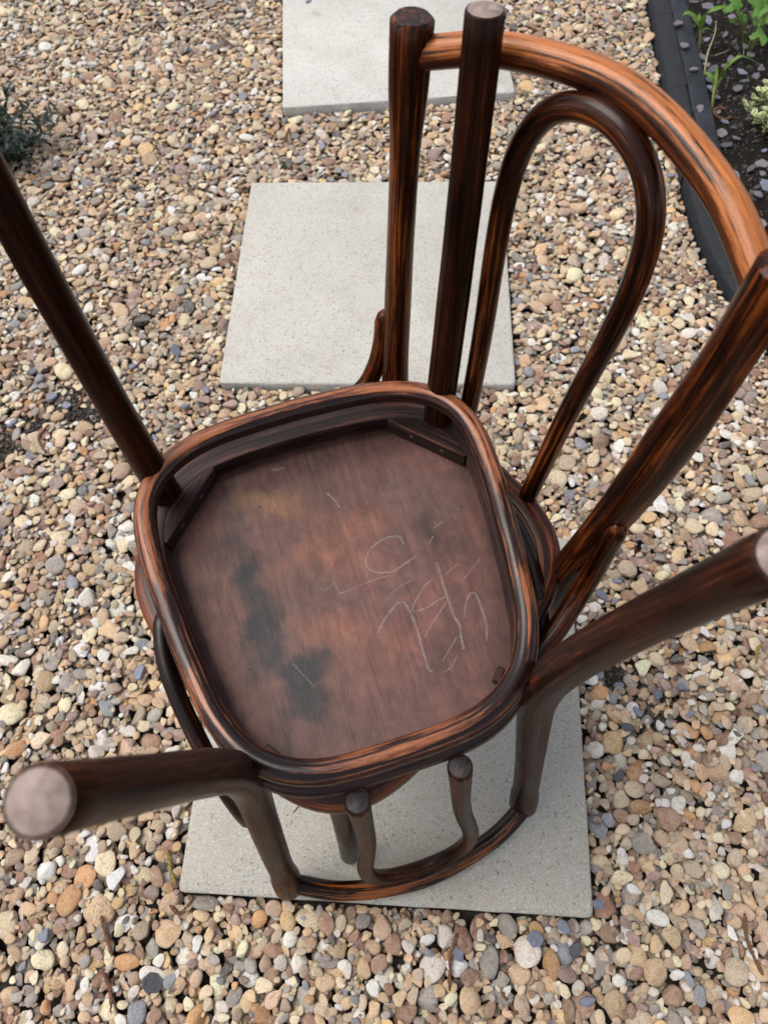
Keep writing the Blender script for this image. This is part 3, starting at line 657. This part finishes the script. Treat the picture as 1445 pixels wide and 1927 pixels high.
def instance_cloud(name, pos, rot, scl, pid, col, label, cat):
    n = len(pos); me = bpy.data.meshes.new(name); me.vertices.add(n); me.vertices.foreach_set('co', pos.astype(np.float32).ravel())
    for an, ty, key, arr in (('rot', 'FLOAT_VECTOR', 'vector', rot), ('scl', 'FLOAT_VECTOR', 'vector', scl)):
        a = me.attributes.new(an, ty, 'POINT'); a.data.foreach_set(key, arr.astype(np.float32).ravel())
    a = me.attributes.new('pid', 'INT', 'POINT'); a.data.foreach_set('value', pid.astype(np.int32))
    a = me.attributes.new('pcol', 'FLOAT_COLOR', 'POINT'); a.data.foreach_set('color', np.c_[col, np.ones(n)].astype(np.float32).ravel())
    me.materials.append(STONE); o = bpy.data.objects.new(name, me); COL.objects.link(o)
    g = bpy.data.node_groups.new(name + '_scatter', 'GeometryNodeTree')
    g.interface.new_socket('Geometry', in_out='INPUT', socket_type='NodeSocketGeometry'); g.interface.new_socket('Geometry', in_out='OUTPUT', socket_type='NodeSocketGeometry')
    gi = g.nodes.new('NodeGroupInput'); go = g.nodes.new('NodeGroupOutput'); ip = g.nodes.new('GeometryNodeInstanceOnPoints')
    ci = g.nodes.new('GeometryNodeCollectionInfo'); ci.inputs['Collection'].default_value = PROTO; ci.inputs['Separate Children'].default_value = True; ci.inputs['Reset Children'].default_value = True
    def na(nm, ty): x = g.nodes.new('GeometryNodeInputNamedAttribute'); x.data_type = ty; x.inputs[0].default_value = nm; return x.outputs[0]
    er = g.nodes.new('FunctionNodeEulerToRotation')
    g.links.new(gi.outputs[0], ip.inputs['Points']); g.links.new(ci.outputs[0], ip.inputs['Instance']); ip.inputs['Pick Instance'].default_value = True
    g.links.new(na('pid', 'INT'), ip.inputs['Instance Index']); g.links.new(na('rot', 'FLOAT_VECTOR'), er.inputs[0]); g.links.new(er.outputs[0], ip.inputs['Rotation'])
    g.links.new(na('scl', 'FLOAT_VECTOR'), ip.inputs['Scale']); g.links.new(ip.outputs[0], go.inputs[0])
    md = o.modifiers.new('scatter', 'NODES'); md.node_group = g
    tag(o, label, cat, kind='stuff'); return o
ci_ = rng.choice(len(pc), NS, p=pw); colr = pc[ci_] * 1.28 * rng.uniform(.76, 1.24, (NS, 1)) * rng.normal(1, .015, (NS, 3)); colr = np.clip(colr, .02, .88)
rot = np.c_[ST[:, 7] * .7 + rng.normal(0, .16, NS), ST[:, 8] * .7 + rng.normal(0, .16, NS), ST[:, 6]]
instance_cloud('gravel', ST[:, :3], rot, ST[:, 3:6] * 1.06, rng.integers(0, 26, NS), colr, 'loose tan, cream and brown flint gravel covering the ground', 'gravel')
# soil crumbs in the bed and the bare patches
n = 9000; bx = rng.uniform(.705, 1.25, n); by = rng.uniform(.4, 2.4, n); bz = bedz(bx, by); bx = bx + koff(by)
sz = np.exp(rng.normal(math.log(.0022), .5, n)).clip(.0008, .008)
cc = np.where(rng.random((n, 1)) < .93, P(.010, .008, .0068), P(.10, .075, .06)) * rng.uniform(.5, 1.6, (n, 1))
n2 = 5000; k = rng.integers(0, 5, n2); pcx = P(-.70, -.79, .60, .41, .29)[k]; pcy = P(.56, .46, .22, .01, -.35)[k]
bx = np.r_[bx, pcx + rng.normal(0, .055, n2)]; by = np.r_[by, pcy + rng.normal(0, .05, n2)]
bz = np.r_[bz, -.031 + .005 * (vnoise(bx[n:], by[n:], 18, 3) - .5)]; sz = np.r_[sz, np.exp(rng.normal(math.log(.0022), .4, n2)).clip(.0008, .005)]
cc = np.vstack([cc, P(.016, .014, .013) * rng.uniform(.5, 2.2, (n2, 1))]); nn = len(bx)
sel = (bx > .70 + koff(by)) | (bx < .60)
instance_cloud('soil_crumbs', np.c_[bx, by, bz][sel], rng.uniform(0, 6, (nn, 3))[sel], (sz[:, None] * rng.uniform(.5, 1.2, (nn, 3)))[sel], rng.integers(0, 26, nn)[sel], cc[sel], 'dark crumbs of soil on the planting bed and bare patches', 'soil')

# ------------------------------------------------------------------ slate chips
ORD = ['farthest', 'second farthest', 'third farthest', 'fourth farthest', 'fifth farthest', 'sixth farthest', 'seventh farthest', 'eighth farthest', 'ninth farthest', 'tenth farthest', 'eleventh farthest', 'twelfth farthest', 'thirteenth farthest', 'fourteenth farthest', 'fifteenth farthest', 'sixteenth farthest', 'seventeenth farthest', 'eighteenth farthest', 'nineteenth farthest', 'twentieth farthest']
def rank_labels(items, what, region, cat, group):
    """label every item by the landmark it lies beside and its rank there, counted from the far end"""
    by = {}
    for o, x, y in items: by.setdefault(region(x, y), []).append((y, o))
    for reg, l in by.items():
        l.sort(key=lambda t: -t[0]); n = len(l)
        for i, (_, o) in enumerate(l):
            rk = '' if n == 1 else ('nearest' if i == n - 1 else ORD[i])
            tag(o, (what + ' ' + reg + (', ' + rk + ' one there' if rk else '')), cat, group)
def gravel_region(x, y):
    if y > 1.3: return 'left of the farthest slab' if x < -.36 else ('right of the farthest slab' if x > .2 else 'between the two far slabs')
    if x < -.6: return 'by the bare soil patch at far left'
    if y > .45: return 'left of the middle slab' if x < 0 else 'between middle slab and kerb'
    if y > -.3: return 'left of the chairs\' slab' if x < 0 else 'right of the chairs\' slab'
    return 'below the chairs\' slab at ' + ('left' if x < 0 else 'right')
def bed_region(x, y):
    if x < .742: return 'on the soil right beside the kerb'
    if y > 1.66: return 'on the soil near the lobed-leaf plant'
    if y > 1.36: return 'on the soil by the variegated shrub'
    return 'on the soil beyond the arched chair back'
chips1, chips2, chips3 = [], [], []
def slate_mat(name, col):
    k = M(name); v = k.obj(); n = k.noise(k.mapping(v, (160, 160, 500)), 1, 5, .65); n2 = k.noise(k.mapping(v, (900,) * 3), 1, 2)
    c = k.mix(k.ramp(n, [(.3, 0), (.7, 1)]), tuple(x * .68 for x in col), tuple(x * 1.3 for x in col)); c = k.mix(k.ramp(n2, [(.66, 0), (.78, .4)]), c, (.45, .44, .46))
    k.l(c, k.b.inputs['Base Color']); k.b.inputs['Roughness'].default_value = .55; k.bump(n, .4, .002); return k.m
SLB = slate_mat('blue_slate', (.125, .135, .175)); SLP = slate_mat('plum_slate', (.115, .097, .112)); SLG = slate_mat('dark_slate', (.05, .052, .062))
def slate_mesh(seed, L, th):
    r = random.Random(seed); k = r.randint(5, 8); an = sorted((i + r.uniform(-.33, .33)) * 2 * math.pi / k for i in range(k)); el = r.uniform(.5, .85)
    base = [(math.cos(a) * L * r.uniform(.8, 1.05), math.sin(a) * L * el * r.uniform(.8, 1.05)) for a in an]
    pts = []
    for i in range(k):      # soften each corner
        p, q, n_ = np.array(base[i - 1]), np.array(base[i]), np.array(base[(i + 1) % k]); pts += [q + (p - q) * .16, q + (p - q) * .03 + (n_ - q) * .03, q + (n_ - q) * .16]
    m = len(pts); pts = np.array(pts); V = np.vstack([np.c_[pts * .93, np.full(m, th)], np.c_[pts, np.full(m, th * .55)], np.c_[pts * .97, np.full(m, -th)]])
    V[:m, 2] += [r.uniform(-.2, .2) * th for _ in range(m)]
    F = [tuple(range(m)), tuple(range(2 * m, 3 * m))[::-1]]
    for a in (0, 1):
        for j in range(m): F.append((a * m + j, (a + 1) * m + j, (a + 1) * m + (j + 1) % m, a * m + (j + 1) % m))
    return V, F
def Hat(x, y, k=3):
    ix = min(max(int((x - GX0) / GS), k), gnx - k - 1); iy = min(max(int((y - GY0) / GS), k), gny - k - 1); return Hf[ix - k:ix + k + 1, iy - k:iy + k + 1]
SL1 = [(-.49, .701, 1.5), (-.44, .557, 1.2), (-.408, .601, 1.1), (-.539, 1.474, 1.6), (-.482, 1.49, 1.4), (-.471, 1.547, 1.3), (-.245, 1.351, 1.2), (-.516, 1.272, 1.1), (-.421, .021, 1.5), (-.313, -.412, 1.6), (-.482, -.363, 1.4), (-.726, .583, 1.5), (-.693, .565, 1.1), (-.777, .636, 1.0), (-.68, .569, .8), (.347, .195, 1.5), (.335, .057, 1.2), (.368, .044, 1.0), (.426, .029, 1.1), (.351, -.101, 1.5), (.107, -.351, 1.2), (.214, -.327, 1.4), (.297, -.28, 1.0), (.256, -.31, 1.3), (.272, -.338, 1.2), (-.493, .489, .9), (-.571, .656, 1.0), (-.791, .516, 1.3), (-.904, 1.674, .9), (-.742, 1.22, .9), (.59, 1.265, 1.2), (.375, .22, .9), (.47, -.002, 1.0), (.283, -.397, 1.2), (.37, -.028, 1.2), (.46, .04, .9), (.39, .0, 1.1), (-.66, 1.75, 1.0), (-.33, 1.9, 1.0), (.42, 1.55, 1.0), (.5, .62, 1.0), (.41, .82, .9)]
for i, (x, y, s) in enumerate(SL1):
    L = .0105 * s; hw = Hat(x, y, 4)
    V, F = slate_mesh(i, L, .0022); o = mesh_obj('slate_chip', V, F, SLG if i % 5 == 4 else SLB, smooth=False)
    o.location = (x, y, float(np.percentile(hw, 80)) + .003); r = random.Random(i)
    gxs = (hw[-2:].mean() - hw[:2].mean()) / (7 * GS); gys = (hw[:, -2:].mean() - hw[:, :2].mean()) / (7 * GS)
    o.rotation_euler = (max(-.35, min(.35, gys)), max(-.35, min(.35, -gxs)), r.uniform(0, 6))
    chips1.append((o, x, y))
rank_labels(chips1, 'flat blue-grey slate chip', gravel_region, 'slate chip', 'slate chips in the gravel')
for i, (x, y, s) in enumerate([(.659, 1.801, 1.7), (.663, 1.703, 1.5), (.673, 1.603, 1.2), (.667, 1.446, 1.5)]):
    V, F = slate_mesh(100 + i, .0105 * s, .0022); o = mesh_obj('slate_chip', V, F, SLP, smooth=False); o.location = (x, y, .0335); o.rotation_euler = (.08, .06, i * 1.3 + .5)
    chips2.append((o, x, y))
rank_labels(chips2, 'plum-grey slate chip', lambda x, y: 'lying on top of the black kerb', 'slate chip', 'slate chips on the kerb')
SL2 = [(.716, 1.695), (.843, 1.716), (.838, 1.758), (.811, 1.741), (.787, 1.688), (.766, 1.666), (.804, 1.633), (.808, 1.6), (.785, 1.567), (.84, 1.622), (.72, 1.577), (.722, 1.556), (.73, 1.53), (.724, 1.472), (.735, 1.442), (.75, 1.412), (.722, 1.40), (.726, 1.948), (.725, 1.241), (.765, 1.261), (.793, 1.279), (.788, 1.243), (.807, 1.326), (.725, 1.599), (.722, 1.665), (.752, 1.086), (.788, 1.198), (.734, 1.647), (.758, 1.915), (.82, 1.878), (.752, 1.858), (.726, 1.357), (.75, 1.369), (.759, 1.162), (.9, 1.5), (.88, 1.2), (.95, 1.7), (.9, 1.85), (.74, 1.78), (.79, 1.80), (.86, 1.66), (.77, 1.05), (.83, 1.0), (.75, .9), (.80, .8), (.74, .7)]
for i, (x, y) in enumerate(SL2):
    r = random.Random(500 + i); V, F = slate_mesh(200 + i, r.uniform(.009, .021), .002); o = mesh_obj('slate_chip', V, F, (SLP, SLP, SLB, SLG)[i % 4], smooth=False)
    x += float(koff(y)) * .8; o.location = (x, y, float(bedz(np.array([x - float(koff(y))]), np.array([y]))[0]) + .005); o.rotation_euler = (r.uniform(-.3, .3), r.uniform(-.3, .3), r.uniform(0, 6))
    chips3.append((o, x, y))
rank_labels(chips3, 'grey slate chip', bed_region, 'slate chip', 'slate chips on the soil bed')

# ------------------------------------------------------------------ fallen catkins and stalks
CK = simple('dried_catkin_brown', (.105, .045, .022), .8, .5, 600); CY = simple('catkin_mossy', (.19, .135, .03), .8, .5, 600)
CATS = [[(-.404, -.334), (-.391, -.357), (-.377, -.382)], [(-.386, -.402), (-.37, -.423), (-.362, -.45)], [(-.307, -.315), (-.291, -.324), (-.274, -.303)], [(-.325, -.242), (-.314, -.27), (-.304, -.287)], [(.106, -.327), (.098, -.355), (.096, -.395)], [(.168, -.394), (.179, -.406), (.189, -.417)], [(.509, -.279), (.507, -.312), (.522, -.352)], [(.600, .117), (.590, .107), (.585, .085)], [(-.711, .511), (-.723, .479), (-.698, .443)], [(-.665, .608), (-.668, .577), (-.674, .558)], [(.415, .313), (.421, .287), (.439, .28)], [(.346, .271), (.358, .269), (.369, .27)], [(-.885, 1.441), (-.87, 1.409), (-.879, 1.378)], [(-.333, 1.418), (-.338, 1.39), (-.34, 1.367)], [(-.236, 1.249), (-.19, 1.244), (-.153, 1.252)], [(-.581, 1.824), (-.55, 1.79), (-.527, 1.763)], [(-.575, .645), (-.562, .66), (-.552, .676)]]
def catkin(i, pts3, rad, mat):
    c = catmull(pts3, 16); m = len(c); r = random.Random(i)
    rr = [rad * (.75 + .35 * abs(math.sin(j * 1.25 + i)) + r.uniform(-.08, .08)) * (1 if 1 < j < m - 2 else .55) for j in range(m)]
    v, f, _ = sweep(c, rr, 10); v = [p + np.array([r.uniform(-1, 1) * rad * .38 for _ in range(3)]) for p in v]
    return mesh_obj('dried_catkin', v, f, mat, smooth=False)
cat_items = []
for i, pts in enumerate(CATS):
    o = catkin(i, [P(x, y, float(np.percentile(Hat(x, y, 2), 75)) + .0026) for x, y in pts], .0025, CY if i in (3, 7) else CK)
    if i == 7: tag(o, 'curled mossy yellow-brown catkin at the right edge near the kerb', 'catkin')
    elif i == 3: tag(o, 'mossy yellow-brown catkin by the left edge of the chairs\' slab', 'catkin')
    else: cat_items.append((o, pts[1][0], pts[1][1]))
rank_labels(cat_items, 'thin dried brown catkin', gravel_region, 'catkin', 'brown catkins on the gravel')
zb = lambda x, y: float(bedz(np.array([x]), np.array([y]))[0])
o = catkin(40, [P(x, y, zb(x, y) + .006) for x, y in ((.742, 1.482), (.724, 1.486), (.712, 1.470), (.716, 1.452), (.735, 1.447), (.752, 1.452))], .003, CK); tag(o, 'curled brown catkin on the soil beside the kerb', 'catkin')
v, f, _ = sweep(catmull([P(-.142, -.182, .0012), P(-.128, -.165, .0016), P(-.108, -.155, .0012)][::1], 8), [.0007] * 17, 6)
tag(mesh_obj('dry_stalk', v, f, CK), 'thin curved dry stalk on the slab beside a chair foot', 'stalk')

# ------------------------------------------------------------------ plants
def leaf_mat(name, c1, c2, edge=None):
    k = M(name); a = k.attr('wc').outputs['Vector']; sp = k.n('ShaderNodeSeparateXYZ'); k.l(a, sp.inputs[0])
    n = k.noise(k.mapping(k.obj(), (60,) * 3), 1, 3); c = k.mix(n, c1, c2)
    if edge:
        e = k.math('ADD', k.math('ABSOLUTE', sp.outputs[1]), k.math('MULTIPLY', k.math('SUBTRACT', n, .5), .9)); c = k.mix(k.ramp(e, [(.35, 0), (.6, 1)]), c, edge)
    else: c = k.mix(k.ramp(k.math('ABSOLUTE', sp.outputs[1]), [(0, .35), (.2, 0)]), c, tuple(min(1, x * 1.8) for x in c2))
    k.l(c, k.b.inputs['Base Color']); k.b.inputs['Roughness'].default_value = .5; k.b.inputs['Specular IOR Level'].default_value = .25
    k.b.inputs['Subsurface Weight'].default_value = 0; 
    tr = k.n('ShaderNodeBsdfTranslucent'); k.l(c, tr.inputs['Color']); mx = k.n('ShaderNodeMixShader'); mx.inputs[0].default_value = .25
    k.l(k.b.outputs[0], mx.inputs[1]); k.l(tr.outputs[0], mx.inputs[2]); k.l(mx.outputs[0], k.o.inputs[0]); return k.m
GRN = leaf_mat('lily_leaf', (.075, .15, .022), (.12, .21, .035)); DGN = leaf_mat('dark_needle_leaf', (.006, .017, .011), (.015, .033, .021))
MGN = leaf_mat('lobed_leaf', (.055, .13, .022), (.10, .20, .04)); VAR = leaf_mat('variegated_leaf', (.16, .22, .05), (.26, .32, .10), (.58, .60, .36))
STEM = simple('green_stem', (.13, .135, .04), .5); BRS = simple('brown_stem', (.10, .06, .035), .7); DRY = simple('dry_straw', (.28, .24, .14), .8)
def blade(name, pts, wid, mat, parent, fold=.35, n=8, side=None, shape=1.0):
    c = catmull([P(*p) for p in pts], n); m = len(c); V = []; W = []; F = []
    for i in range(m):
        t = unit(c[min(i + 1, m - 1)] - c[max(i - 1, 0)]); sd = unit(np.cross(t, P(0, 0, 1) if abs(t[2]) < .97 else P(0, 1, 0))) if side is None else unit(np.asarray(side) - t * (np.asarray(side) @ t)); up_ = np.cross(sd, t)
        u = i / (m - 1); wd = wid * (math.sin(math.pi * (.08 + .92 * u) ** (.7 * shape)) * .95 + .05)
        V += [c[i] - sd * wd + up_ * wd * fold, c[i], c[i] + sd * wd + up_ * wd * fold]; W += [(u, -1, 0), (u, 0, 0), (u, 1, 0)]
    for i in range(m - 1):
        a = 3 * i; F += [(a, a + 1, a + 4, a + 3), (a + 1, a + 2, a + 5, a + 4)]
    return mesh_obj(name, V, F, mat, parent, wc=W)
def stem(name, pts, r0, r1, mat, parent):
    c = catmull([P(*p) for p in pts], 6); v, f, wv = sweep(c, np.linspace(r0, r1, len(c)), 8); return mesh_obj(name, v, f, mat, parent, wc=wv)
sh = tag(empty('lily_shoot', (.699, 1.475, 0)), 'young green shoot nearest the kerb end, two short leaves', 'plant', 'young green shoots in the bed')
def under(o, root):
    o.matrix_parent_inverse = Matrix.Translation(-Vector(root.location)); return o
for r_, lab, stems, leaves in (
    (sh, None, [[(.711, 1.475, -.01), (.708, 1.501, .03), (.706, 1.519, .045)]], [([(.706, 1.517, .043), (.695, 1.523, .06), (.684, 1.538, .064), (.678, 1.55, .058)], .0075), ([(.706, 1.509, .04), (.708, 1.538, .06), (.710, 1.550, .075)], .0055)]),
    (None, 'young green shoot with one long arching leaf bending over the soil', [[(.738, 1.579, -.01), (.739, 1.576, .03)]], [([(.738, 1.577, .02), (.74, 1.571, .05), (.754, 1.569, .08), (.774, 1.574, .082), (.833, 1.591, .05)], .0065), ([(.738, 1.577, .02), (.737, 1.573, .05), (.743, 1.581, .072)], .004)]),
    (None, 'young green shoot farthest along the kerb, with broad and arching leaves', [[(.711, 1.728, -.01), (.709, 1.742, .03), (.703, 1.749, .05)]], [([(.703, 1.749, .05), (.679, 1.765, .07), (.661, 1.768, .075), (.652, 1.771, .058)], .010), ([(.702, 1.742, .05), (.691, 1.742, .07), (.692, 1.758, .082)], .009), ([(.705, 1.754, .05), (.704, 1.747, .08), (.721, 1.739, .1), (.755, 1.75, .1), (.815, 1.773, .07)], .0095), ([(.701, 1.735, .05), (.714, 1.73, .06), (.732, 1.729, .055)], .003)])):
    if r_ is None: r_ = tag(empty('lily_shoot', (*stems[0][0][:2], 0)), lab, 'plant', 'young green shoots in the bed')
    for s_ in stems: under(stem('stem', s_, .004, .003, STEM, r_), r_)
    for pts, wd in leaves: under(blade('leaf', pts, wd, GRN, r_), r_)
for i, (pts, r0, lab) in enumerate((([(.710, 1.617, .0), (.713, 1.657, .04), (.724, 1.689, .07), (.724, 1.711, .09)], .0024, 'pale dry stalk leaning up between two green shoots'), ([(.745, 1.693, .014), (.77, 1.705, .016), (.789, 1.722, .014)], .0012, 'thin dry twig lying across the soil'), ([(.828, 1.743, .012), (.822, 1.72, .016), (.818, 1.697, .012)], .0011, 'short pale straw lying on the soil near lobed leaves'))):
    c = catmull([P(*p) for p in pts], 6); v, f, _ = sweep(c, np.linspace(r0, r0 * .35, len(c)), 7); tag(mesh_obj('dry_stalk', v, f, DRY), lab, 'stalk')

def bushy(name, label, loc, nst, hgt, spread, leaf_n, leaf_len, leaf_w, mat, smat, seed, droop=0.0, fold=.3, shape=1.0, upbias=.4, srad=.002):
    root = tag(empty(name, loc), label, 'plant'); r = random.Random(seed)
    for i in range(nst):
        a = r.uniform(0, 6.283); sp = spread * math.sqrt(r.random()); h = hgt * r.uniform(.6, 1.05) * (1 - .35 * sp / spread)
        p0 = P(math.cos(a) * sp * .25, math.sin(a) * sp * .25, -.01); p2 = P(math.cos(a) * sp, math.sin(a) * sp, h); p1 = (p0 + p2) / 2 + P(0, 0, h * .15)
        so_ = stem('stem', [p0, p1, p2], srad, srad * .5, smat, root)
        V = []; F = []; W = []
        c = catmull([p0, p1, p2], 12)
        for k in range(leaf_n):
            q = c[int((.15 + .85 * (k + r.random()) / leaf_n) * (len(c) - 1))]; az = r.uniform(0, 6.283); el = r.uniform(-.2, upbias + .6)
            dv = P(math.cos(az) * math.cos(el), math.sin(az) * math.cos(el), math.sin(el)); L = leaf_len * r.uniform(.6, 1.1)
            e = q + dv * L - P(0, 0, droop * L); m_ = q + dv * L * .55 + P(0, 0, L * .06)
            cc_ = catmull([q, m_, e], 4); b = len(V); mm = len(cc_)
            for j in range(mm):
                t = unit(cc_[min(j + 1, mm - 1)] - cc_[max(j - 1, 0)]); sd = unit(np.cross(t, P(0, 0, 1) + P(.01, .02, 0))); up_ = np.cross(sd, t); u = j / (mm - 1)
                wd = leaf_w * (math.sin(math.pi * (.06 + .94 * u) ** (.75 * shape)) * .95 + .04)
                V += [cc_[j] - sd * wd + up_ * wd * fold, cc_[j], cc_[j] + sd * wd + up_ * wd * fold]; W += [(u, -1, 0), (u, 0, 0), (u, 1, 0)]
            for j in range(mm - 1):
                x = b + 3 * j; F += [(x, x + 1, x + 4, x + 3), (x + 1, x + 2, x + 5, x + 4)]
        lo_ = mesh_obj('foliage', V, F, mat, so_, wc=W); lo_['kind'] = 'stuff'
    return root
bushy('needle_leaved_plant', 'dark green plant with narrow leaves at the left edge of the gravel', (-1.05, 1.33, -.03), 34, .17, .18, 24, .040, .0034, DGN, BRS, 3, upbias=.3, srad=.0012)
bushy('variegated_shrub', 'low cream and green variegated shrub at the right edge of the bed', (.868, 1.41, 0), 46, .125, .125, 15, .019, .0068, VAR, BRS, 5, fold=.2, upbias=.5, srad=.0013)
# lobed-leaf perennial
def lobed():
    root = tag(empty('lobed_leaf_plant', (.85, 1.75, 0)), 'bright green plant with lobed leaves at the top right corner', 'plant'); r = random.Random(9)
    for i in range(13):
        a = r.uniform(0, 6.283); sp = .095 * math.sqrt(r.random()); h = r.uniform(.06, .15)
        tip = P(math.cos(a) * sp, math.sin(a) * sp, h); so_ = stem('stem', [P(math.cos(a) * sp * .2, math.sin(a) * sp * .2, -.01), tip * P(.5, .5, .6), tip], .0016, .001, STEM, root)
        tilt = P(r.uniform(-.3, .3), r.uniform(-.45, .1), 1); nz = unit(tilt); ux = unit(np.cross(P(math.sin(a), -math.cos(a), .1), nz)); uy = np.cross(nz, ux); sz = r.uniform(.020, .036)
        V = [tip]; W = [(0, 0, 0)]; nl = 40
        for j in range(nl):
            th = -2.5 + 5.0 * j / (nl - 1); rr_ = sz * (.58 + .36 * abs(math.cos(th * 1.55)) ** 1.5 + .06 * math.cos(th * 11)); p = tip + (ux * math.cos(th) + uy * math.sin(th)) * rr_ + nz * (rr_ * .18 * math.sin(th * 3.1) - rr_ * .12)
            V.append(p); W.append((1, math.sin(th * 1.55), 0))
        mesh_obj('leaf', V, [(0, j, j + 1) for j in range(1, nl)], MGN, root, wc=W)
lobed()
